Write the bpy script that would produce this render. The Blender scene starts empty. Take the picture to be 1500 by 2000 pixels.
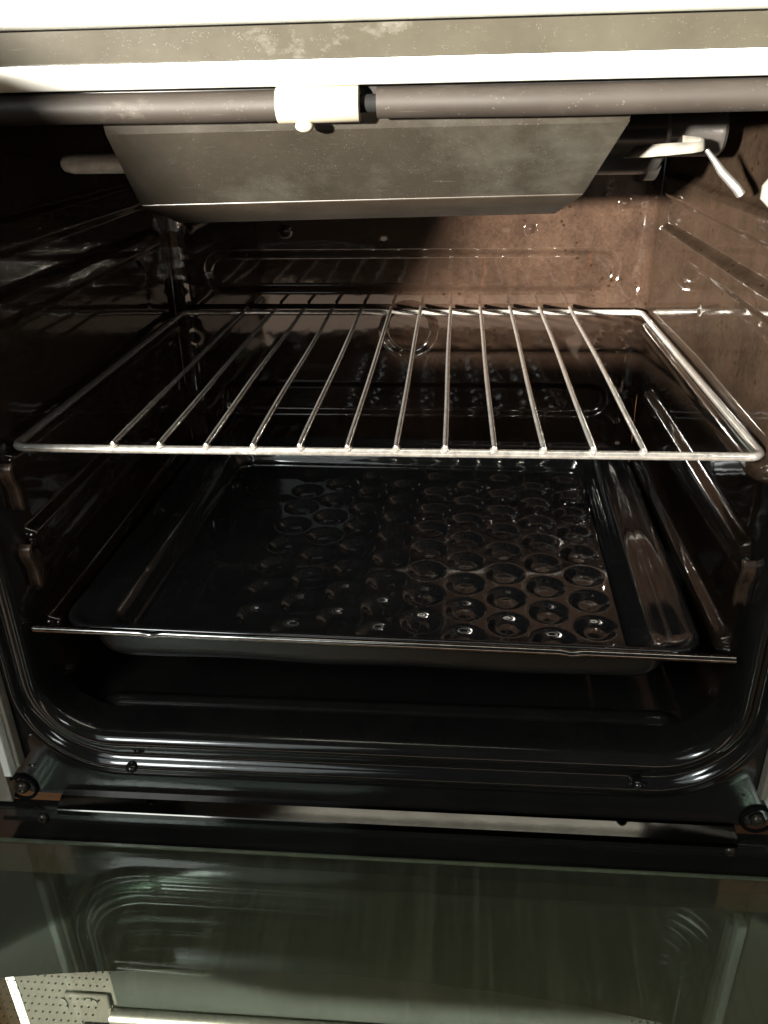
import bpy, math, random
import numpy as np
from mathutils import Vector, Matrix
random.seed(7); np.random.seed(7)
R = math.radians
SC = bpy.context.scene
COL = SC.collection

# ------------------------------------------------------------------ camera
cam = bpy.data.cameras.new('camera'); camo = bpy.data.objects.new('camera', cam); COL.objects.link(camo)
camo.location = (0.04358, -0.42179, 0.17296)
camo.rotation_euler = (1.107157, 0.019503, 0.080095)
cam.sensor_fit = 'HORIZONTAL'; cam.sensor_width = 36.0; cam.lens = 36.0*1622.8/1500.0
cam.clip_start = 0.01; cam.clip_end = 60
SC.camera = camo
# ------------------------------------------------------------------ world and lamps
w = bpy.data.worlds.new('World'); SC.world = w; w.use_nodes = True
w.node_tree.nodes['Background'].inputs[0].default_value = (0.92, 1.0, 0.96, 1)
w.node_tree.nodes['Background'].inputs[1].default_value = 0.025
TA, TE = 0.49, 0.092                       # low hard light from the front left
sd = Vector((TA, 1.0, -TE)).normalized()
tgt = Vector((0.10, -0.03, 0.10))
sp = bpy.data.lights.new('sunbeam', 'SPOT'); so = bpy.data.objects.new('sunbeam', sp); COL.objects.link(so)
DIST = 20.0
so.location = tgt - sd*DIST
so.rotation_euler = sd.to_track_quat('-Z', 'Y').to_euler()
sp.energy = 300000.0; sp.color = (1.0, 0.93, 0.82); sp.shadow_soft_size = 0.40
sp.spot_size = 2*math.atan(0.80/DIST); sp.spot_blend = 0.15
def area_lamp(name, loc, sx, sy, power, col=(0.90, 1.0, 0.98)):
    a = bpy.data.lights.new(name, 'AREA'); o = bpy.data.objects.new(name, a); COL.objects.link(o)
    a.shape = 'RECTANGLE'; a.size = sx; a.size_y = sy; a.energy = power; a.color = col
    o.location = loc; o.rotation_euler = (Vector((0, 0, 0)) - o.location).to_track_quat('-Z', 'Y').to_euler()
area_lamp('window_light', (-0.72, -1.45, 1.15), 0.9, 1.3, 4.5)
area_lamp('bright_window_pane', (-0.80, -1.40, 1.00), 0.34, 0.42, 10.0, (0.95, 1.0, 0.98))
area_lamp('side_fill_light', (1.00, -1.25, 0.75), 0.28, 0.45, 2.4, (0.95, 1.0, 0.98))  # added fill lamp, stands for no window; glints on the left runners
area_lamp('warm_fill_light', (0.10, -0.95, -0.33), 1.3, 0.14, 0.70, (1.0, 0.74, 0.55))  # added warm strip lamp for brown reflections on the beads and tabs
SC.view_settings.view_transform = 'Standard'; SC.view_settings.look = 'None'
SC.view_settings.exposure = 0.15; SC.view_settings.gamma = 1.0
SC.render.engine = 'CYCLES'
SC.cycles.max_bounces = 10; SC.cycles.glossy_bounces = 6; SC.cycles.diffuse_bounces = 4
SC.cycles.transparent_max_bounces = 12
SC.cycles.sample_clamp_indirect = 40.0; SC.cycles.blur_glossy = 0.15
SC.cycles.caustics_refractive = False

# ------------------------------------------------------------------ materials
def nt(name):
    m = bpy.data.materials.new(name); m.use_nodes = True
    t = m.node_tree; b = t.nodes['Principled BSDF']
    return m, t, b
def N(t, kind, **kw):
    n = t.nodes.new(kind)
    for k, v in kw.items():
        if k in n.inputs: n.inputs[k].default_value = v
        else: setattr(n, k, v)
    return n
def L(t, a, b): t.links.new(a, b)
def ramp(t, fac, stops):
    r = t.nodes.new('ShaderNodeValToRGB'); e = r.color_ramp.elements
    e[0].position, e[0].color = stops[0][0], (*stops[0][1], 1)
    e[1].position, e[1].color = stops[-1][0], (*stops[-1][1], 1)
    for p, c in stops[1:-1]:
        x = e.new(p); x.color = (*c, 1)
    L(t, fac, r.inputs[0]); return r
def coords(t, scale=(1, 1, 1)):
    tc = t.nodes.new('ShaderNodeTexCoord'); mp = t.nodes.new('ShaderNodeMapping')
    mp.inputs['Scale'].default_value = scale
    L(t, tc.outputs['Object'], mp.inputs[0]); return mp.outputs[0]
def noise(t, co, scale, detail=3, rough=0.55):
    n = t.nodes.new('ShaderNodeTexNoise'); n.inputs['Scale'].default_value = scale
    n.inputs['Detail'].default_value = detail; n.inputs['Roughness'].default_value = rough
    L(t, co, n.inputs['Vector']); return n.outputs['Fac']
def mixc(t, fac, a, b):
    m = t.nodes.new('ShaderNodeMix'); m.data_type = 'RGBA'
    if isinstance(fac, float): m.inputs['Factor'].default_value = fac
    else: L(t, fac, m.inputs['Factor'])
    for v, s in ((a, m.inputs[6]), (b, m.inputs[7])):
        if isinstance(v, tuple): s.default_value = (*v, 1)
        else: L(t, v, s)
    return m.outputs[2]
def math_(t, op, a, b=None, clamp=False):
    m = t.nodes.new('ShaderNodeMath'); m.operation = op; m.use_clamp = clamp
    for v, s in ((a, m.inputs[0]), (b, m.inputs[1])):
        if v is None: continue
        if isinstance(v, (int, float)): s.default_value = v
        else: L(t, v, s)
    return m.outputs[0]
def bump(t, b, h, strength, dist=0.001):
    n = t.nodes.new('ShaderNodeBump'); n.inputs['Strength'].default_value = strength
    n.inputs['Distance'].default_value = dist
    L(t, h, n.inputs['Height']); L(t, n.outputs[0], b.inputs['Normal'])
def specks(t, co, scale, size):
    v = t.nodes.new('ShaderNodeTexVoronoi'); v.inputs['Scale'].default_value = scale
    L(t, co, v.inputs['Vector'])
    d = math_(t, 'LESS_THAN', v.outputs['Distance'], size)
    pick = math_(t, 'GREATER_THAN', noise(t, co, scale*0.22, 2), 0.56)
    return math_(t, 'MULTIPLY', d, pick)

def enamel(name, c0, c1, rough=0.10, stain=0.5, bumpy=0.12):
    m, t, b = nt(name); co = coords(t)
    n1 = noise(t, co, 18, 7, 0.72); n2 = noise(t, co, 160, 3)
    base = ramp(t, n1, [(0.32, c0), (0.68, c1)]).outputs[0]
    # baked-on brown specks and thin drips
    sp_ = specks(t, co, 150, 0.22)
    base = mixc(t, math_(t, 'MULTIPLY', sp_, stain), base, (0.0055, 0.0028, 0.0015))
    dr = noise(t, coords(t, (160, 160, 14)), 1.0, 3)
    base = mixc(t, math_(t, 'MULTIPLY', math_(t, 'GREATER_THAN', dr, 0.66), stain*0.55), base, (0.0200, 0.0095, 0.0050))
    fine = ramp(t, noise(t, co, 420, 4, 0.7), [(0.3, (0.72, 0.72, 0.72)), (0.7, (1.22, 1.22, 1.22))]).outputs[0]
    mm = t.nodes.new('ShaderNodeMix'); mm.data_type = 'RGBA'; mm.blend_type = 'MULTIPLY'; mm.inputs['Factor'].default_value = 1.0
    L(t, base, mm.inputs[6]); L(t, fine, mm.inputs[7]); base = mm.outputs[2]
    L(t, base, b.inputs['Base Color']); b.inputs['Specular IOR Level'].default_value = 0.75
    rr = t.nodes.new('ShaderNodeMapRange'); L(t, n1, rr.inputs[0])
    rr.inputs[3].default_value = rough*0.7; rr.inputs[4].default_value = rough*1.5
    L(t, rr.outputs[0], b.inputs['Roughness'])
    h = math_(t, 'ADD', math_(t, 'MULTIPLY', noise(t, co, 45, 2), 1.0), math_(t, 'MULTIPLY', n2, 0.10))
    h = math_(t, 'ADD', h, math_(t, 'MULTIPLY', sp_, 0.10))
    bump(t, b, h, bumpy, 0.002)
    return m
M = {}
M['liner'] = enamel('brown_black_enamel', (0.0068, 0.0043, 0.0031), (0.0190, 0.0116, 0.0080), 0.05, 0.8, 0.06)
M['side'] = enamel('side_wall_enamel', (0.0080, 0.0055, 0.0039), (0.0190, 0.0126, 0.0085), 0.05, 0.8, 0.06)
M['frame'] = enamel('black_enamel', (0.007, 0.007, 0.007), (0.013, 0.012, 0.011), 0.10, 0.1, 0.05)
M['tray'] = enamel('black_tray_enamel', (0.008, 0.008, 0.009), (0.012, 0.012, 0.012), 0.045, 0.1, 0.02)

def dusty(name, c0, c1, rough, metallic=0.0, dust=0.8, smudge=(0.34, 0.35, 0.31), smscale=9.0, spk=260, thr=0.60):
    m, t, b = nt(name); co = coords(t)
    n1 = noise(t, co, 22, 5, 0.6)
    base = ramp(t, n1, [(0.3, c0), (0.7, c1)]).outputs[0]
    sm = noise(t, coords(t, (1.0, 1.0, 1.6)), smscale*2.2, 6, 0.7)
    smm = t.nodes.new('ShaderNodeMapRange'); L(t, sm, smm.inputs[0])
    smm.inputs[1].default_value = thr; smm.inputs[2].default_value = thr+0.2; smm.inputs[4].default_value = 0.45
    base = mixc(t, smm.outputs[0], base, smudge)
    s1 = specks(t, co, spk, 0.20); s2 = specks(t, co, spk*0.4, 0.09)
    sa = math_(t, 'MAXIMUM', s1, s2)
    base = mixc(t, math_(t, 'MULTIPLY', math_(t, 'MULTIPLY', sa, noise(t, co, 500, 1)), dust), base, (0.55, 0.53, 0.47))
    scr = noise(t, coords(t, (40, 40, 1500)), 1.0, 2)
    base = mixc(t, math_(t, 'MULTIPLY', math_(t, 'GREATER_THAN', scr, 0.74), 0.02), base, (0.4, 0.4, 0.37))
    L(t, base, b.inputs['Base Color']); b.inputs['Metallic'].default_value = metallic
    rr = t.nodes.new('ShaderNodeMapRange'); L(t, n1, rr.inputs[0])
    rr.inputs[3].default_value = rough*0.75; rr.inputs[4].default_value = rough*1.3
    L(t, rr.outputs[0], b.inputs['Roughness'])
    bump(t, b, math_(t, 'ADD', noise(t, co, 30, 3), math_(t, 'MULTIPLY', sa, 0.2)), 0.12, 0.002)
    return m
M['deflector'] = dusty('dusty_grey_steel_plate', (0.0076, 0.0065, 0.0049), (0.0118, 0.0101, 0.0077), 0.30, 0.0, 0.06, (0.030, 0.029, 0.0245), 5.0, 900, 0.50)
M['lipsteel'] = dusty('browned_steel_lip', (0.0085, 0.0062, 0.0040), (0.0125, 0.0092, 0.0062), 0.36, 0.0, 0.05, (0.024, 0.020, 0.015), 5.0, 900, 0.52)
M['band'] = dusty('satin_steel_band', (0.017, 0.0155, 0.0115), (0.025, 0.0230, 0.0175), 0.19, 0.0, 0.07, (0.14, 0.14, 0.125), 7.0, 1100, 0.60)
M['seal'] = dusty('dusty_rubber_seal', (0.0072, 0.0058, 0.0046), (0.0120, 0.0094, 0.0075), 0.60, 0.0, 0.06, (0.10, 0.09, 0.075), 9, 600, 0.62)

M['band'].node_tree.nodes['Principled BSDF'].inputs['Specular IOR Level'].default_value = 0.22
M['seal'].node_tree.nodes['Principled BSDF'].inputs['Specular IOR Level'].default_value = 0.18
def plain(name, col, rough, metallic=0.0, var=0.12, nscale=40, bmp=0.05, spec=0.5):
    m, t, b = nt(name); co = coords(t)
    n1 = noise(t, co, nscale, 4)
    lo = tuple(c*(1-var) for c in col); hi = tuple(min(1, c*(1+var)) for c in col)
    L(t, ramp(t, n1, [(0.3, lo), (0.7, hi)]).outputs[0], b.inputs['Base Color'])
    b.inputs['Roughness'].default_value = rough; b.inputs['Metallic'].default_value = metallic
    b.inputs['Specular IOR Level'].default_value = spec
    bump(t, b, n1, bmp, 0.001)
    return m
M['white'] = plain('white_enamel', (0.74, 0.76, 0.72), 0.22, 0, 0.03)
M['cream'] = plain('cream_clip_metal', (0.165, 0.150, 0.115), 0.45, 0, 0.05, 120)
M['beige'] = plain('beige_trim', (0.20, 0.185, 0.15), 0.5, 0, 0.08)
M['chrome'] = plain('worn_chrome_wire', (0.66, 0.64, 0.60), 0.08, 0.84, 0.30, 260, 0.05)
M['steel'] = plain('bright_steel', (0.50, 0.49, 0.46), 0.30, 0.95, 0.12, 150, 0.1)
M['bracket'] = plain('heat_dulled_steel', (0.105, 0.10, 0.088), 0.4, 0.2, 0.25, 160, 0.15)
M['tube'] = plain('dull_steel_tube', (0.72, 0.73, 0.72), 0.30, 0.1, 0.2, 150, 0.1)
M['burner'] = plain('black_burner_steel', (0.012, 0.011, 0.010), 0.28, 0, 0.3, 60, 0.2)
M['skirt'] = plain('dull_black_enamel', (0.010, 0.010, 0.0105), 0.26, 0, 0.2)
M['ledge'] = plain('dark_polished_steel', (0.036, 0.035, 0.033), 0.07, 1.0, 0.15, 60, 0.02)
M['liprod'] = plain('polished_black_steel', (0.30, 0.29, 0.28), 0.10, 1.0, 0.25, 200, 0.05)
M['screw'] = plain('dark_screw', (0.05, 0.045, 0.035), 0.30, 0.6, 0.3, 300, 0.2)
M['panel'] = plain('cream_panel', (0.036, 0.034, 0.030), 0.6, 0, 0.05, spec=0.05)
M['recess'] = plain('grey_metal_panel', (0.0095, 0.0112, 0.0104), 0.7, 0.0, 0.08, spec=0.05)
M['blocker'] = plain('grey_blocker', (0.10, 0.095, 0.085), 0.8)
M['black'] = plain('dull_black_gap_shade', (0.0025, 0.0025, 0.0025), 0.8, spec=0.1)  # for the washers, and as painted shade in the seal gap
M['hole'] = plain('dark_hole', (0.02, 0.02, 0.015), 0.7)
M['tab'] = plain('browned_steel_tab', (0.07, 0.045, 0.032), 0.35, 0.3, 0.25, 200, 0.2)

def glass(name, tint, printed=False):
    m = bpy.data.materials.new(name); m.use_nodes = True; t = m.node_tree
    t.nodes.remove(t.nodes['Principled BSDF']); out = t.nodes['Material Output']
    tr = N(t, 'ShaderNodeBsdfTransparent'); tr.inputs[0].default_value = (*tint, 1)
    gl = N(t, 'ShaderNodeBsdfGlossy'); gl.inputs['Roughness'].default_value = 0.03
    gl.inputs[0].default_value = (0.92, 1.0, 0.93, 1)
    fr = N(t, 'ShaderNodeFresnel'); fr.inputs[0].default_value = 1.5
    co = coords(t)
    sc = noise(t, coords(t, (220, 9, 9)), 1.0, 5, 0.75)
    df = N(t, 'ShaderNodeBsdfDiffuse'); df.inputs[0].default_value = (0.34, 0.35, 0.23, 1)
    mx = N(t, 'ShaderNodeMixShader'); L(t, fr.outputs[0], mx.inputs[0])
    base = tr.outputs[0]
    if printed:
        bk = N(t, 'ShaderNodeBsdfDiffuse'); bk.inputs[0].default_value = (0.012, 0.014, 0.010, 1)
        sx = N(t, 'ShaderNodeSeparateXYZ'); L(t, co, sx.inputs[0])
        x, y = sx.outputs[0], sx.outputs[1]
        dx = math_(t, 'ADD', x, 0.03)
        curve = math_(t, 'SUBTRACT', -0.1025, math_(t, 'MULTIPLY', math_(t, 'MULTIPLY', dx, dx), 0.42))
        band = math_(t, 'GREATER_THAN', y, curve)
        P_ = 0.0043
        def cell(a, b_):
            fx = math_(t, 'SUBTRACT', math_(t, 'FRACT', math_(t, 'DIVIDE', a, P_)), 0.5)
            fy = math_(t, 'SUBTRACT', math_(t, 'FRACT', math_(t, 'DIVIDE', b_, P_)), 0.5)
            r2 = math_(t, 'ADD', math_(t, 'MULTIPLY', fx, fx), math_(t, 'MULTIPLY', fy, fy))
            return math_(t, 'LESS_THAN', r2, 0.022)
        dot = cell(math_(t, 'ADD', x, 4.0), math_(t, 'ADD', y, 4.0))
        edge = math_(t, 'GREATER_THAN', math_(t, 'ABSOLUTE', math_(t, 'ADD', x, 0.003)), 0.152)
        mask = math_(t, 'MAXIMUM', band, math_(t, 'MULTIPLY', dot, edge))
        m2 = N(t, 'ShaderNodeMixShader'); L(t, mask, m2.inputs[0]); L(t, base, m2.inputs[1]); L(t, bk.outputs[0], m2.inputs[2])
        base = m2.outputs[0]
    # faint wiping streaks and film
    m3 = N(t, 'ShaderNodeMixShader')
    f = N(t, 'ShaderNodeMapRange'); L(t, sc, f.inputs[0]); f.inputs[1].default_value = 0.45; f.inputs[2].default_value = 0.8
    f.inputs[3].default_value = 0.07; f.inputs[4].default_value = 0.17
    L(t, f.outputs[0], m3.inputs[0]); L(t, base, m3.inputs[1]); L(t, df.outputs[0], m3.inputs[2])
    L(t, m3.outputs[0], mx.inputs[1]); L(t, gl.outputs[0], mx.inputs[2]); L(t, mx.outputs[0], out.inputs[0])
    return m
M['glass_in'] = glass('green_tinted_glass', (0.93, 0.96, 0.92))
M['glass_out'] = glass('printed_door_glass', (0.93, 0.96, 0.92), True)
M['glass_edge'] = plain('polished_glass_edge', (0.34, 0.42, 0.38), 0.12, 0.3, 0.2, 90)

def wood():
    m, t, b = nt('orange_wood_floor'); co = coords(t, (3, 40, 1))
    n = noise(t, co, 3, 6, 0.65)
    L(t, ramp(t, n, [(0.3, (0.30, 0.13, 0.05)), (0.7, (0.44, 0.22, 0.10))]).outputs[0], b.inputs['Base Color'])
    b.inputs['Roughness'].default_value = 0.4; bump(t, b, n, 0.1, 0.001)
    return m
M['wood'] = wood()

# ------------------------------------------------------------------ mesh helpers
def mesh_obj(name, verts, faces, mat, parent=None, smooth=True, sharp=None):
    me = bpy.data.meshes.new(name); me.from_pydata([tuple(v) for v in verts], [], [tuple(f) for f in faces]); me.update()
    if smooth:
        me.polygons.foreach_set('use_smooth', [True]*len(me.polygons))
        if sharp: me.set_sharp_from_angle(angle=R(sharp))
    o = bpy.data.objects.new(name, me); COL.objects.link(o)
    if mat: me.materials.append(M[mat] if isinstance(mat, str) else mat)
    if parent: o.parent = parent
    return o
def grid(name, P, mat, parent=None, flip=False, closed_u=False, smooth=True, sharp=None):
    P = np.asarray(P); n, m_ = P.shape[:2]; f = []
    rn = n if closed_u else n-1
    for i in range(rn):
        a = i*m_; b = ((i+1) % n)*m_
        for j in range(m_-1):
            q = (a+j, b+j, b+j+1, a+j+1)
            f.append(q[::-1] if flip else q)
    return mesh_obj(name, P.reshape(-1, 3), f, mat, parent, smooth, sharp)
def bevel(o, wd=0.0006, seg=2):
    md = o.modifiers.new('bevel', 'BEVEL'); md.width = wd; md.segments = seg; md.limit_method = 'ANGLE'
    md.harden_normals = False
    return o
def box(name, lo, hi, mat, parent=None, bv=0.0006):
    x0, y0, z0 = lo; x1, y1, z1 = hi
    v = [(x0, y0, z0), (x1, y0, z0), (x1, y1, z0), (x0, y1, z0), (x0, y0, z1), (x1, y0, z1), (x1, y1, z1), (x0, y1, z1)]
    f = [(0, 3, 2, 1), (4, 5, 6, 7), (0, 1, 5, 4), (1, 2, 6, 5), (2, 3, 7, 6), (3, 0, 4, 7)]
    o = mesh_obj(name, v, f, mat, parent, True, 30)
    if bv: bevel(o, bv)
    return o
def tube_data(path, rad, seg=16, closed=False, caps=True):
    path = [Vector(p) for p in path]; n = len(path); V = []; F = []
    up = None
    for i, p in enumerate(path):
        if closed: d = path[(i+1) % n]-path[i-1]
        else: d = path[min(i+1, n-1)]-path[max(i-1, 0)]
        d.normalize()
        if up is None:
            up = Vector((0, 0, 1)) if abs(d.z) < 0.9 else Vector((1, 0, 0))
        s = d.cross(up).normalized(); up = s.cross(d).normalized()
        r = rad[i] if isinstance(rad, (list, tuple)) else rad
        for k in range(seg):
            a = 2*math.pi*k/seg
            V.append(p+s*(math.cos(a)*r)+up*(math.sin(a)*r))
    for i in range(n if closed else n-1):
        a = i*seg; b = ((i+1) % n)*seg
        for k in range(seg):
            k2 = (k+1) % seg
            F.append((a+k, a+k2, b+k2, b+k))
    if caps and not closed:
        F.append(tuple(range(seg))[::-1]); F.append(tuple(range((n-1)*seg, n*seg)))
    return V, F
def tube(name, path, rad, mat, parent=None, seg=16, closed=False):
    V, F = tube_data(path, rad, seg, closed)
    return mesh_obj(name, V, F, mat, parent, True, 40)
def extrude_x(name, prof, x0, x1, mat, parent=None, nseg=1, sharp=35, caps=True):
    """prof: open list of (y,z); swept along x"""
    xs = np.linspace(x0, x1, nseg+1)
    P = np.array([[(x, y, z) for (y, z) in prof] for x in xs])
    return grid(name, P, mat, parent, sharp=sharp)
def empty(name, loc, label, cat, group=None):
    o = bpy.data.objects.new(name, None); COL.objects.link(o); o.location = loc
    o['label'] = label; o['category'] = cat
    if group: o['group'] = group
    return o
def smooth01(t): t = np.clip(t, 0, 1); return t*t*(3-2*t)
def stadium(u, v, cu, cv, hl, hh):
    """signed distance to a stadium of half length hl (to its ends), half height hh"""
    du = np.maximum(np.abs(u-cu)-(hl-hh), 0); return np.hypot(du, v-cv)-hh
def plateau(sdist, wd, h): return h*(1-smooth01((sdist+wd)/wd))
def rrect(a, zb, zt, r, n=14, m=24):
    """rounded rectangle outline (x,z), constant vertex count"""
    pts = []
    cs = [((a-r), zb+r, -90), ((a-r), zt-r, 0), (-(a-r), zt-r, 90), (-(a-r), zb+r, 180)]
    for ci, (cx, cz, a0) in enumerate(cs):
        arc = [(cx+r*math.cos(R(a0+90*k/n)), cz+r*math.sin(R(a0+90*k/n))) for k in range(n+1)]
        pts += arc
        nx = cs[(ci+1) % 4]; e = arc[-1]; s = (nx[0]+r*math.cos(R(nx[2])), nx[1]+r*math.sin(R(nx[2])))
        for k in range(1, m): pts.append((e[0]+(s[0]-e[0])*k/m, e[1]+(s[1]-e[1])*k/m))
    return pts

# ------------------------------------------------------------------ setting
fl = mesh_obj('floor', [(-4, -4, -0.78), (4, -4, -0.78), (4, 4, -0.78), (-4, 4, -0.78)], [(0, 1, 2, 3)], 'wood', None, False)
fl['kind'] = 'structure'

# unseen blockers added to shape the sunbeam's shadow (behind and left of the viewer)
def beam_blocker(outline, back):
    # outline: (x, z) corners as seen along the beam at the oven front; the piece stands 'back' metres before it
    ox, oy, oz = -TA*back, -0.03-back, TE*back; n = len(outline)
    V = [(x+ox, oy+d, z+oz) for d in (0, -0.03) for x, z in outline]
    F = [tuple(range(n)), tuple(range(2*n-1, n-1, -1))]+[(k, n+k, n+(k+1) % n, (k+1) % n) for k in range(n)]
    o = mesh_obj('light_blocker', V, F, 'blocker', None, False)
    o['kind'] = 'structure'
    return o
beam_blocker([(-0.50, -0.04), (-0.20, -0.04), (-0.185, 0.02), (-0.160, 0.052), (-0.135, 0.085), (-0.122, 0.112), (-0.118, 0.140), (-0.118, 0.168), (-0.130, 0.190), (-0.155, 0.210), (-0.20, 0.225), (-0.50, 0.225)], 0.90)
beam_blocker([(-0.60, -0.315), (0.46, -0.315), (0.46, 0.012), (-0.60, 0.012)], 1.00)

# ------------------------------------------------------------------ the oven
oven = empty('oven', (0, 0, -0.78), 'open black enamel oven with white trim and its glass door folded down', 'oven')
OV = oven
def op(o):          # parent without moving
    o.parent = OV; o.matrix_parent_inverse = Matrix.Translation((0, 0, 0.78)); return o
XW, YB, RC = 0.213, 0.342, 0.013
ZF, ZC = -0.196, 0.182
# back wall with pressed stadium ribs, its ends folded round the corners
zz = np.arange(ZF, ZC+1e-6, 0.0016)
xf = np.arange(-(XW-RC), XW-RC+1e-6, 0.0016)
arc = np.linspace(0, math.pi/2, 12)
path = [(-(XW-RC)-RC*math.sin(a), YB-RC+RC*math.cos(a), -math.sin(a)*-1, -math.cos(a)) for a in arc[::-1]]
path += [(x, YB, 0.0, -1.0) for x in xf[1:-1]]
path += [((XW-RC)+RC*math.sin(a), YB-RC+RC*math.cos(a), -math.sin(a), -math.cos(a)) for a in arc]
path = np.array(path)
X, Z = np.meshgrid(path[:, 0], zz, indexing='ij')
h = -plateau(stadium(X, Z, 0.0015, 0.0318, 0.187, 0.0185), 0.006, 0.0045)
h -= plateau(stadium(X, Z, 0.0035, -0.0885, 0.186, 0.0168), 0.006, 0.0045)
h -= plateau(np.hypot(X-0.0015, Z+0.021)-0.0265, 0.006, 0.0035)
h += plateau(np.hypot(X+0.108, Z-0.068)-0.0055, 0.005, 0.004)
h += plateau(np.hypot(X-0.108, Z-0.068)-0.0055, 0.005, 0.004)
h += plateau(np.hypot((X-0.186)*1.0, Z-0.088)-0.006, 0.006, 0.003)
for k in range(26):      # shallow dents, most of them near the right-hand corner
    dx = XW-abs(np.random.normal(0, 0.022)) if k < 22 else np.random.uniform(-0.19, 0.19)
    dz = np.random.uniform(-0.15, 0.11); dr = np.random.uniform(0.003, 0.009)
    h += np.random.choice([-1, 1])*np.random.uniform(0.06, 0.15)*dr*np.exp(-((X-dx)**2+(Z-dz)**2)/(0.35*dr*dr))
h += 0.0004*np.sin(X*23+1)*np.cos(Z*19)+0.0005*np.sin(Z*150+X*40)*np.sin(Z*61)*smooth01((np.abs(X)-0.190)/0.012)
PB = np.stack([path[:, 0][:, None]+path[:, 2][:, None]*h, path[:, 1][:, None]+path[:, 3][:, None]*h, Z], -1)
op(grid('back_wall', PB, 'liner'))['label'] = 'brown-black enamel back wall with long pressed ribs'
# side walls with pressed shelf runners
yy = np.arange(-0.006, YB-RC+1e-6, 0.0018)
RAILS = [(-0.0645, 0.0095, 0.0065, 0.000, 0.285), (-0.0125, 0.0085, 0.0078, -0.004, 0.318), (0.0695, 0.0098, 0.0065, 0.004, 0.302),
         (0.1060, 0.0110, 0.0060, 0.004, 0.300), (-0.1290, 0.0085, 0.0080, 0.002, 0.300), (-0.1690, 0.0085, 0.0050, 0.010, 0.280)]
for s in (-1, 1):
    Y, Z = np.meshgrid(yy, zz, indexing='ij'); h = np.zeros_like(Y)
    for zc, hh, pr, y0, y1 in RAILS:
        h = np.maximum(h, plateau(stadium(Y, Z, (y0+y1)/2, zc, (y1-y0)/2, hh), 0.0048, pr))
    for k in range(8):
        dy = np.random.uniform(0.02, 0.32); dz = np.random.uniform(-0.15, 0.12); dr = np.random.uniform(0.003, 0.008)
        h += np.random.choice([-1, 1])*np.random.uniform(0.03, 0.08)*dr*np.exp(-((Y-dy)**2+(Z-dz)**2)/(0.35*dr*dr))
    h += 0.0005*np.sin(Y*21+s)*np.cos(Z*17)
    h += -0.004*(1-smooth01((Y+0.006)/0.02))
    P = np.stack([s*(XW-h), Y, Z], -1)
    op(grid('side_wall', P, 'side', flip=(s > 0)))['label'] = ('left' if s < 0 else 'sunlit right') + ' enamel side wall with pressed shelf runners'
# floor and ceiling of the cavity
xs = np.linspace(-XW-0.006, XW+0.006, 110); ys = np.arange(-0.008, YB+0.004, 0.003)
X, Y = np.meshgrid(xs, ys, indexing='ij')
h = plateau(stadium(X, Y, 0, 0.16, 0.17, 0.10), 0.010, 0.006)+plateau(stadium(X, Y, 0.0, 0.015, 0.19, 0.007), 0.005, 0.005)
op(grid('cavity_floor', np.stack([X, Y, ZF+0.002+h], -1), 'frame'))
op(grid('cavity_ceiling', np.stack([X, Y, ZC-0.002+0*X], -1), 'frame', flip=True))
# front frame: swept profile round the rounded opening
prof = [(0.0, 0.004), (0.0005, -0.006), (0.002, -0.0145), (0.0045, -0.0205), (0.0075, -0.0232), (0.0105, -0.0238), (0.0130, -0.0225),
        (0.0145, -0.0200), (0.0155, -0.0178), (0.0180, -0.0172), (0.0215, -0.0172), (0.0235, -0.0178), (0.0250, -0.0200), (0.0270, -0.0226),
        (0.0295, -0.0235), (0.0320, -0.0226), (0.0345, -0.0212), (0.0380, -0.0206), (0.0460, -0.0205)]
rings = []
for o_, y_ in prof:
    k = 0.66
    rings.append([(x, y_, z) for x, z in rrect(0.2128+k*o_, -0.1905-o_, 0.176+0.3*o_, 0.040+0.75*o_)])
rings.append([(x, -0.0205, z) for x, z in rrect(0.2490, -0.2475, 0.1905, 0.014)])
P = np.array(rings).transpose(1, 0, 2)
fr = op(grid('front_frame', P, 'frame', closed_u=True)); fr['label'] = 'glossy black enamel frame with double bead around the opening'
# ledge below the frame, tilted, and the black apron below it
led = op(extrude_x('bottom_ledge', [(-0.0203, -0.2462), (-0.0232, -0.2462), (-0.0320, -0.2499), (-0.0326, -0.2505), (-0.0326, -0.2545)], -0.2160, 0.2270, 'ledge', sharp=15))
op(box('apron', (-0.3100, -0.0300, -0.330), (0.3100, -0.0206, -0.2540), 'frame'))
# little pressed knobs on the outer bead that hold the seal
def blob(name, c, rx, ry, rz, mat, seg=14, rng=8):
    V = []; F = []
    for i in range(rng+1):
        th = math.pi*i/rng
        for k in range(seg):
            a = 2*math.pi*k/seg
            V.append((c[0]+rx*math.sin(th)*math.cos(a), c[1]-ry*math.cos(th), c[2]+rz*math.sin(th)*math.sin(a)))
    for i in range(rng):
        for k in range(seg):
            F.append((i*seg+k, i*seg+(k+1) % seg, (i+1)*seg+(k+1) % seg, (i+1)*seg+k))
    return mesh_obj(name, V, F, mat)
def sub(o, parent):
    o.parent = parent; o.matrix_parent_inverse = (OV.matrix_basis @ parent.matrix_parent_inverse @ parent.matrix_basis).inverted() if parent.parent else parent.matrix_basis.inverted()
    return o
for x, z in ((-0.1625, -0.2185), (0.1630, -0.2135)):
    sub(blob('seal_knob', (x, -0.0222, z), 0.0042, 0.0052, 0.0034, 'frame'), fr)
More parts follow.
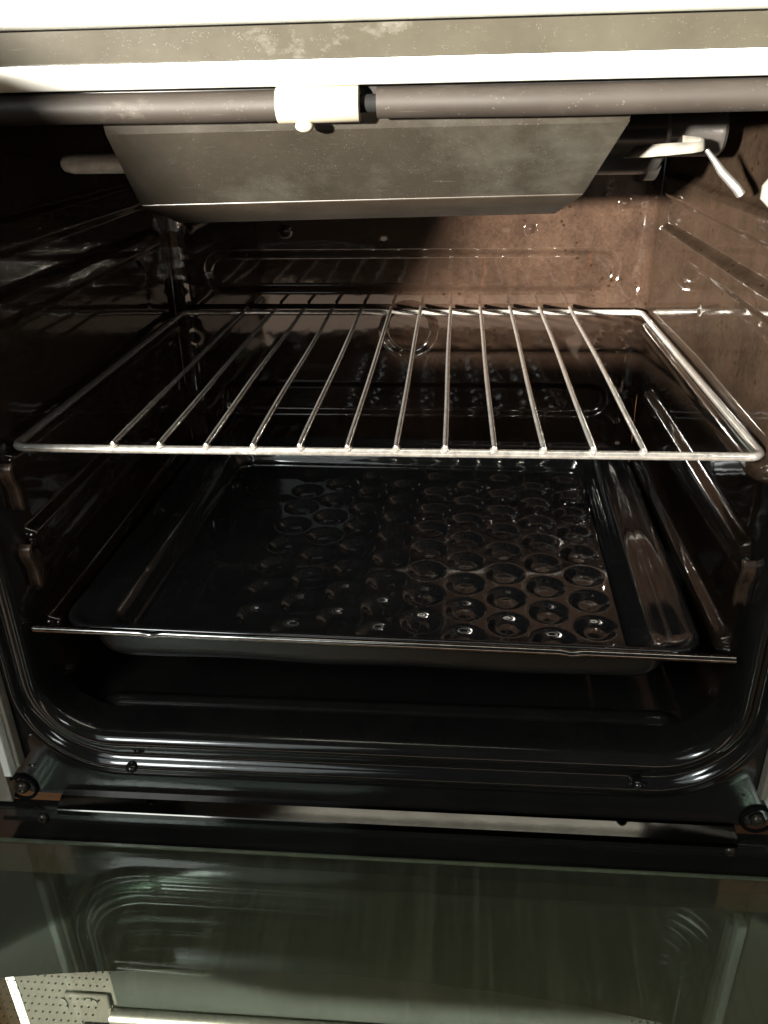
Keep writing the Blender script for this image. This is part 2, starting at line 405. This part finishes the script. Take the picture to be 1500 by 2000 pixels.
# corner screws
def screw(c, r, mat='screw', nrm=-1):
    V = []; F = []; seg = 20
    pr = [(0.0, 1.0), (-0.0012, 1.0), (-0.0030, 0.72), (-0.0036, 0.45), (-0.0036, 0.30), (-0.0018, 0.24), (-0.0018, 0.0)]
    for y, k in pr:
        for q in range(seg):
            a = 2*math.pi*q/seg; rr = k*r*(1+0.25*math.cos(4*a)*(1 if 0.2 < k < 0.35 else 0))
            V.append((c[0]+rr*math.cos(a), c[1]+y*r/0.005, c[2]+rr*math.sin(a)))
    for i in range(len(pr)-1):
        for q in range(seg): F.append((i*seg+q, i*seg+(q+1) % seg, (i+1)*seg+(q+1) % seg, (i+1)*seg+q))
    return mesh_obj('screw', V, F, mat, None, True, 40)
def washer(c, r):
    V, F = tube_data([(c[0]+r*math.cos(a), c[1], c[2]+r*math.sin(a)) for a in np.linspace(0, 2*math.pi, 28, endpoint=False)], 0.0012, 8, True)
    return mesh_obj('washer', V, F, 'black')
for x, z in ((-0.2435, -0.2425), (0.2405, -0.2410)):
    s_ = op(screw((x, -0.0214, z), 0.0046)); sub(washer((x, -0.0215, z), 0.0098), s_)
for x, z in ((-0.2285, -0.2605), (0.2240, -0.2595)):
    op(screw((x, -0.0304, z), 0.0036))
# tiny dimples of weld on the flange
for x, z in ((-0.2330, -0.2235), (0.2270, -0.2215)):
    sub(blob('weld_spot', (x, -0.0206, z), 0.0030, 0.0010, 0.0014, 'frame'), fr)
# white side trims, beige liner beside each
for s in (-1, 1):
    t_ = op(box('side_trim', (min(s*0.2402, s*0.2462), -0.0330, -0.2225), (max(s*0.2402, s*0.2462), -0.0210, 0.1760), 'white', bv=0.001))
    sub(box('trim_liner', (min(s*0.2362, s*0.2397), -0.0280, -0.2180), (max(s*0.2362, s*0.2397), -0.0209, 0.1700), 'beige'), t_)
    op(box('outer_side', (min(s*0.2500, s*0.3100), -0.026, -0.2520), (max(s*0.2500, s*0.3100), 0.36, 0.1760), 'beige'))
# tabs lanced out of the side walls at the front of each runner
def tab(s, z0, z1, x):
    V = []; F = []
    hw = 0.0046; n = 8; prof_ = []
    for i in range(n+1):
        t = i/n; z = z1+(z0-z1)*t; y = -0.004-0.005*math.sin(math.pi*min(1, t*1.6+0.12))*(1-0.75*t)
        prof_.append((y, z))
    for y, z in prof_:
        for xx, dy in ((-1, 0.0018), (-0.82, 0.0), (-0.42, 0.0), (-0.30, 0.0014), (0.30, 0.0014), (0.42, 0.0), (0.82, 0.0), (1, 0.0018)):
            t = (z1-z)/(z1-z0); d = dy if (t > 0.28 or abs(xx) > 0.9) else (0 if abs(xx) < 0.9 else dy)
            V.append((x+xx*hw, y+d, z))
    w_ = 8
    for i in range(n):
        for k in range(w_-1): F.append((i*w_+k, i*w_+k+1, (i+1)*w_+k+1, (i+1)*w_+k))
    o = mesh_obj('runner_tab', V, F, 'tab', None, True, 50)
    sm = o.modifiers.new('thick', 'SOLIDIFY'); sm.thickness = 0.0012; sm.offset = 1
    return o
for s in (-1, 1):
    for z0, z1 in ((-0.093, -0.062), (-0.040, -0.0095))[:1 if s > 0 else 2]:
        op(tab(s, z0, z1, s*0.2105))

# ---- top trim: white lip, satin band, white fascia
tt = op(extrude_x('white_lip', [(-0.0205, 0.1795), (-0.0215, 0.1781), (-0.0280, 0.1776), (-0.0310, 0.1781), (-0.0400, 0.1826), (-0.0455, 0.1852), (-0.0462, 0.1862), (-0.0455, 0.1869), (-0.0350, 0.1870)],
                  -0.262, 0.262, 'white', sharp=32))
bd = op(extrude_x('steel_band', [(-0.0425, 0.1868), (-0.0434, 0.1873), (-0.0454, 0.1996), (-0.0460, 0.2002)], -0.262, 0.262, 'band', sharp=20))
fa = op(extrude_x('white_fascia', [(-0.0452, 0.2004), (-0.0467, 0.1998), (-0.0500, 0.1996), (-0.0555, 0.2010), (-0.0570, 0.2035), (-0.0570, 0.2600), (-0.0200, 0.2620)], -0.262, 0.262, 'white', sharp=40))
fa['label'] = 'white control fascia above the satin steel band'
# ---- rubber seal along the top, its clip in the middle
def seal(x0, x1):
    n = 30; pth = []
    for i in range(n+1):
        t = i/n; x = x0+(x1-x0)*t
        pth.append((x, -0.0262+0.0002*math.sin(x*70), 0.1705+0.0002*math.sin(x*41+1)))
    V, F = tube_data(pth, 0.0066, 20)
    V = [Vector((v.x, v.y, 0.1705+(v.z-0.1705)*0.95)) for v in V]
    return mesh_obj('door_seal', V, F, 'seal', None, True, 50)
s1 = op(seal(-0.262, -0.0345)); s1['label'] = 'rubber seal running left of the cream clip'
s2 = op(seal(0.0088, 0.262)); s2['label'] = 'rubber seal running right of the cream clip'
V, F = tube_data([(-0.0345, -0.0263, 0.1705), (-0.0340, -0.0263, 0.1705), (0.0010, -0.0263, 0.1705), (0.0014, -0.0263, 0.1705)], [0.0068, 0.0074, 0.0074, 0.0070], 28)
cl = op(mesh_obj('seal_clip', V, F, 'cream', None, True, 50)); cl['label'] = 'cream metal sleeve clipping the two seal ends'
sub(blob('clip_rivet', (-0.0228, -0.0285, 0.1622), 0.0042, 0.0036, 0.0026, 'cream'), cl)
op(tube('seal_core', [(0.0010, -0.0250, 0.1705), (0.0095, -0.0250, 0.1705)], 0.0036, 'black'))  # near-black colour stands in for the clip's shade in the gap
op(box('seal_channel', (-0.262, -0.0205, 0.1668), (0.262, -0.0185, 0.1790), 'frame', bv=0.0004))

# ---- heat deflector: trapezoid plate with bent lip
def plate(name, pts, mat, th=0.0020):
    """pts: list of rows, each a list of xyz"""
    P = np.array(pts); o = grid(name, P, mat, None, sharp=18)
    sm = o.modifiers.new('thick', 'SOLIDIFY'); sm.thickness = th; sm.offset = 0
    b_ = o.modifiers.new('bevel', 'BEVEL'); b_.width = 0.0007; b_.segments = 3; b_.limit_method = 'ANGLE'
    return o
def row(xl, xr, y, z0, z1, n=24): return [(xl+(xr-xl)*k/n, y, z0+(z1-z0)*k/n) for k in range(n+1)]
dfl = op(plate('heat_deflector', [row(-0.1170, 0.1178, -0.0165, 0.1690, 0.1700), row(-0.1178, 0.1183, -0.0150, 0.1640, 0.1650), row(-0.1180, 0.1182, -0.0135, 0.1602, 0.1614), row(-0.1170, 0.1052, 0.0160, 0.1262, 0.1292)], 'deflector'))
dfl['label'] = 'dusty grey-brown steel heat deflector plate hanging under the seal'
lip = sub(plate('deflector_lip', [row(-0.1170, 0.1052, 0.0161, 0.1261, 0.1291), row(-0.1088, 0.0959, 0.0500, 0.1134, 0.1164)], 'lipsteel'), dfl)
# ---- grill burner behind the deflector
bx0, bx1 = -0.150, 0.158
nb = 20; rows = []
for x in (bx0, bx0+0.004, bx1-0.012, bx1-0.004, bx1):
    k = 0.75 if x in (bx0, bx1) else 1.0
    rows.append([(x, 0.105+0.034*k*math.cos(a), 0.152+0.022*k*math.sin(a)) for a in np.linspace(0, 2*math.pi, 33)])
bu = op(grid('grill_burner', np.array(rows), 'burner', sharp=40)); bu['label'] = 'black grill burner behind the deflector'
sub(mesh_obj('burner_end_cap', rows[-1][:-1], [tuple(range(32))], 'burner', None, False), bu)
sub(tube('burner_collar', [(0.150, 0.105, 0.152), (0.156, 0.105, 0.152)], 0.0255, 'burner', None, 28), bu)
sub(tube('burner_flange', [(0.158, 0.105, 0.152), (0.190, 0.105, 0.152), (0.192, 0.105, 0.152)], [0.013, 0.013, 0.011], 'burner', None, 24), bu)
lt = op(tube('burner_tube', [(-0.1745, 0.060, 0.1430), (-0.1730, 0.060, 0.1430), (-0.1680, 0.060, 0.1430), (-0.110, 0.060, 0.1428)], [0.0022, 0.0040, 0.0052, 0.0052], 'tube', None, 18))
lt['label'] = 'dull steel tube end left of the deflector'
# right bracket: thin bright steel strip with a turned-up end
V = []; F = []
st = [(0.1290, 0.050, 0.1425, 0.1475), (0.1400, 0.051, 0.1425, 0.1482), (0.1520, 0.052, 0.1432, 0.1488), (0.1640, 0.054, 0.1440, 0.1490), (0.1690, 0.0555, 0.1446, 0.1494), (0.1715, 0.0585, 0.1452, 0.1498), (0.1705, 0.0640, 0.1460, 0.1505), (0.1620, 0.0680, 0.1465, 0.1512)]
for x, y, z0, z1 in st: V += [(x, y, z0), (x-0.002 if x < 0.13 else x, y+0.002, z1)]
V[1] = (0.1345, 0.052, 0.1478)
for i in range(len(st)-1): F.append((2*i, 2*i+2, 2*i+3, 2*i+1))
br = mesh_obj('burner_bracket', V, F, 'bracket', None, True, 60)
sm = br.modifiers.new('thick', 'SOLIDIFY'); sm.thickness = 0.0012
op(br)['label'] = 'bright bent steel bracket right of the deflector'
ig = op(tube('igniter_rod', [(0.1715, 0.056, 0.1450), (0.1755, 0.053, 0.1400), (0.1790, 0.051, 0.1352), (0.1870, 0.049, 0.1275), (0.1900, 0.049, 0.1240)], [0.0012, 0.0016, 0.0022, 0.0024, 0.0024], 'steel', None, 14))
# small wall clip at the right edge
V, F = tube_data([(0.2130, 0.060, 0.1335), (0.2085, 0.058, 0.1310), (0.2052, 0.056, 0.1265), (0.2050, 0.055, 0.1225), (0.2085, 0.055, 0.1190), (0.2135, 0.056, 0.1180)], [0.0022, 0.0026, 0.0032, 0.0034, 0.0030, 0.0024], 14)
wc = op(mesh_obj('wall_clip', V, F, 'bracket', None, True, 60)); wc['label'] = 'small bright clip on the right wall'

# ---- folded-down glass door
door = bpy.data.objects.new('door', None); COL.objects.link(door); op(door); door['label'] = 'glass door folded down flat in front of the cavity'
def dp(o): return sub(o, door)
def pane(name, x0, x1, y0, y1, zt, th, mat):
    o = mesh_obj(name, [(x0, y0, zt), (x1, y0, zt), (x1, y1, zt), (x0, y1, zt), (x0, y0, zt-th), (x1, y0, zt-th), (x1, y1-0.010, zt-th), (x0, y1-0.010, zt-th)],
                 [(0, 1, 2, 3), (7, 6, 5, 4)] if th > 0 else [(0, 1, 2, 3)], mat, None, False)
    return dp(o)
g1 = pane('inner_pane', -0.2640, 0.2640, -0.52, -0.0394, -0.2710, 0.004, 'glass_in')
g2 = pane('outer_pane', -0.2680, 0.2680, -0.53, -0.0420, -0.3000, 0.0, 'glass_out')
dp(extrude_x('pane_edge', [(-0.0394, -0.2711), (-0.0388, -0.2716), (-0.0386, -0.2730), (-0.0388, -0.2744), (-0.0394, -0.2749)], -0.2640, 0.2640, 'glass_edge', sharp=80))
for s in (-1, 1):
    dp(box('door_side_rail', (min(s*0.2655, s*0.2700), -0.52, -0.2990), (max(s*0.2655, s*0.2700), -0.060, -0.2700), 'white'))
# ---- lower storage compartment front, seen through the glass
lp = op(box('lower_panel', (-0.2419, -0.0850, -0.78), (0.2460, -0.0800, -0.3120), 'panel'))
sub(box('panel_edge', (-0.2486, -0.0856, -0.78), (-0.2421, -0.0800, -0.3120), 'white'), lp)
rec = sub(box('recessed_panel', (-0.1745, -0.0860, -0.62), (0.2200, -0.0852, -0.3130), 'recess', bv=0.0003), lp)
hb = op(tube('handle_bar', [(-0.1775, -0.0900, -0.3765), (0.2200, -0.0900, -0.3740)], 0.0048, 'steel', None, 20)); hb['label'] = 'bright steel bar under the glass door'
bk = op(box('handle_bracket', (-0.2090, -0.0885, -0.4000), (-0.1780, -0.0852, -0.3590), 'panel', bv=0.003))
sub(box('bracket_plate', (-0.2000, -0.0925, -0.4000), (-0.1560, -0.0887, -0.3870), 'panel', bv=0.0015), bk)
def disc(name, c, rx, rz, mat):
    n = 24
    o = mesh_obj(name, [(c[0]+rx*math.cos(2*math.pi*k/n), c[1]+dy, c[2]+rz*math.sin(2*math.pi*k/n)) for dy in (0, 0.0008) for k in range(n)],
                 [tuple(range(n))]+[(k, n+k, n+(k+1) % n, (k+1) % n) for k in range(n)], mat, None, False)
    return o
sub(disc('slot_hole', (-0.2100, -0.0893, -0.3690), 0.0028, 0.0065, 'hole'), bk)
sub(disc('bolt_hole', (-0.1917, -0.0893, -0.3650), 0.0058, 0.0042, 'hole'), bk)

# ------------------------------------------------------------------ wire rack
rack = empty('wire_rack', (0, 0, 0), 'chrome wire rack on the side runners above the baking tray', 'oven rack')
def rp(o): o.parent = rack; return o
xl, xr, yf, yb_ = -0.2065, 0.2085, 0.0, 0.3296
pth = []
rr_ = 0.008
for cx, cy, a0 in ((xr-rr_, yf+rr_, -90), (xr-rr_, yb_-rr_, 0), (xl+rr_, yb_-rr_, 90), (xl+rr_, yf+rr_, 180)):
    for k in range(7): pth.append((cx+rr_*math.cos(R(a0+15*k)), cy+rr_*math.sin(R(a0+15*k)), -0.0020))
V, F = tube_data(pth, 0.0024, 18, True)
rp(mesh_obj('rim_wire', V, F, 'chrome'))
S = 0.0265
barmesh = None
for i in range(12):
    x = (i-5.5)*S
    n = 24; p2 = []; rads = []
    for k in range(n+1):
        t = k/n; y = -0.0030+(yb_+0.0045)*t
        p2.append((0.0003*math.sin(7*t+i), y, 0.0021+0.0002*math.sin(9*t+2*i))); rads.append(0.0016)
    rads[0] = 0.0014
    p2.insert(0, (p2[0][0], p2[0][1]-0.0003, p2[0][2])); rads.insert(0, 0.0009)
    o = rp(tube('bar', p2, rads, 'chrome', None, 12)); o.location = (x, 0, 0)

for i in range(12):
    V = []; F = []
    o = blob('weld', (0, 0, 0), 0.0025, 0.0026, 0.0023, 'chrome', 10, 6); o.location = ((i-5.5)*S, -0.0005, 0.0001); rp(o)
# ------------------------------------------------------------------ baking tray
tray = empty('baking_tray', (0, 0.14, -0.145), 'glossy black enamel baking tray with dimpled bottom below the rack', 'baking tray')
tray.rotation_euler = (0, 0, R(-1.3))
def tp(o): o.parent = tray; o.matrix_parent_inverse = Matrix.Translation((0, -0.14, 0.145)); return o
ZR, ZBt = -0.1150, -0.1365
def rr2(xa, y0, y1, r, n=10, m=16):
    pts = rrect(xa, -(y1-y0)/2, (y1-y0)/2, r, n, m); c = (y0+y1)/2
    return [(x, y+c) for x, y in pts]
TP = [  # half width, front y, rear y, corner r, z   (outer rolled rim inwards and down to the bottom)
    (0.1930, -0.0150, 0.3060, 0.020, ZR-0.0050), (0.1945, -0.0165, 0.3075, 0.021, ZR-0.0030), (0.1945, -0.0165, 0.3075, 0.021, ZR-0.0010),
    (0.1935, -0.0155, 0.3065, 0.020, ZR), (0.1915, -0.0135, 0.3045, 0.019, ZR+0.0004), (0.1890, -0.0115, 0.3020, 0.018, ZR-0.0008),
    (0.1870, -0.0095, 0.3000, 0.018, ZR-0.0026), (0.1780, -0.0085, 0.2960, 0.018, ZR-0.0032), (0.1700, -0.0075, 0.2930, 0.018, ZR-0.0040),
    (0.1670, -0.0055, 0.2900, 0.017, ZR-0.0060), (0.1620, -0.0020, 0.2870, 0.016, ZBt+0.0060), (0.1600, -0.0005, 0.2850, 0.015, ZBt+0.0020), (0.1570, 0.0020, 0.2820, 0.014, ZBt)]
rings = [[(x, y, z) for x, y in rr2(a, y0, y1, r)] for a, y0, y1, r, z in TP]
ring_o = tp(grid('rim', np.array(rings).transpose(1, 0, 2), 'tray', closed_u=True))
sm = ring_o.modifiers.new('thick', 'SOLIDIFY'); sm.thickness = 0.0008; sm.offset = -1
# bottom with hexagonally set dimples
xs = np.arange(-0.1574, 0.1575, 0.0010); ys = np.arange(0.0016, 0.2825, 0.0010)
X, Y = np.meshgrid(xs, ys, indexing='ij'); h = np.zeros_like(X)
CP, RP_ = 0.0280, 0.0325
for c in range(-5, 6):
    cx = 0.0285+c*CP+0.0275
    for r_ in range(-1, 10):
        cy = 0.0200+r_*RP_+(RP_/2 if c % 2 else 0.0)
        if abs(cx) > 0.143 or cy < 0.012 or cy > 0.272: continue
        jr = 0.0147*np.random.uniform(0.97, 1.02)
        d = np.hypot(X-cx-np.random.uniform(-3e-4, 3e-4), Y-cy-np.random.uniform(-3e-4, 3e-4))/jr
        h = np.minimum(h, np.where(d < 1, -0.0040*(1-smooth01((d-0.46)/0.54))+0.0003*(d < 0.52)*(1-(d/0.52)**2)**2, 0))
bt = tp(grid('tray_bottom', np.stack([X, Y, ZBt+0.0002+h], -1), 'tray')); bt['label'] = 'tray bottom pressed into rows of round dimples'
# straight front lip, wider than the pan, with two small notches
pl = []
for x in np.linspace(-0.2072, 0.2090, 160):
    dz = -0.0012*(math.exp(-((x+0.133)/0.004)**2)+math.exp(-((x-0.118)/0.004)**2)) - 0.0004
    pl.append((x, -0.0205, ZR+dz))
V, F = tube_data(pl, 0.0023, 14)
tp(mesh_obj('front_lip', V, F, 'liprod', None, True, 50))['label'] = 'straight bright-edged front lip of the tray'
tp(extrude_x('lip_flange', [(-0.0195, ZR-0.0012), (-0.0140, ZR-0.0024), (-0.0120, ZR-0.0030)], -0.2040, 0.2030, 'tray'))
rows = []
for k, (y, z) in enumerate([(-0.0190, ZR-0.0015), (-0.0183, ZR-0.0060), (-0.0176, ZR-0.0120), (-0.0168, ZR-0.0165), (-0.0158, ZR-0.0192), (-0.0140, ZR-0.0212), (-0.0110, ZR-0.0222), (-0.0040, ZR-0.0226)]):
    ins = (0, 0.0012, 0.0028, 0.0045, 0.0065, 0.0095, 0.013, 0.018)[k]
    rows.append([(x*(0.1735-ins), y+0.006*abs(x)**40, z+0.0006*math.sin(x*9)) for x in np.linspace(-1, 1, 80)])
tp(grid('front_skirt', np.array(rows), 'skirt'))
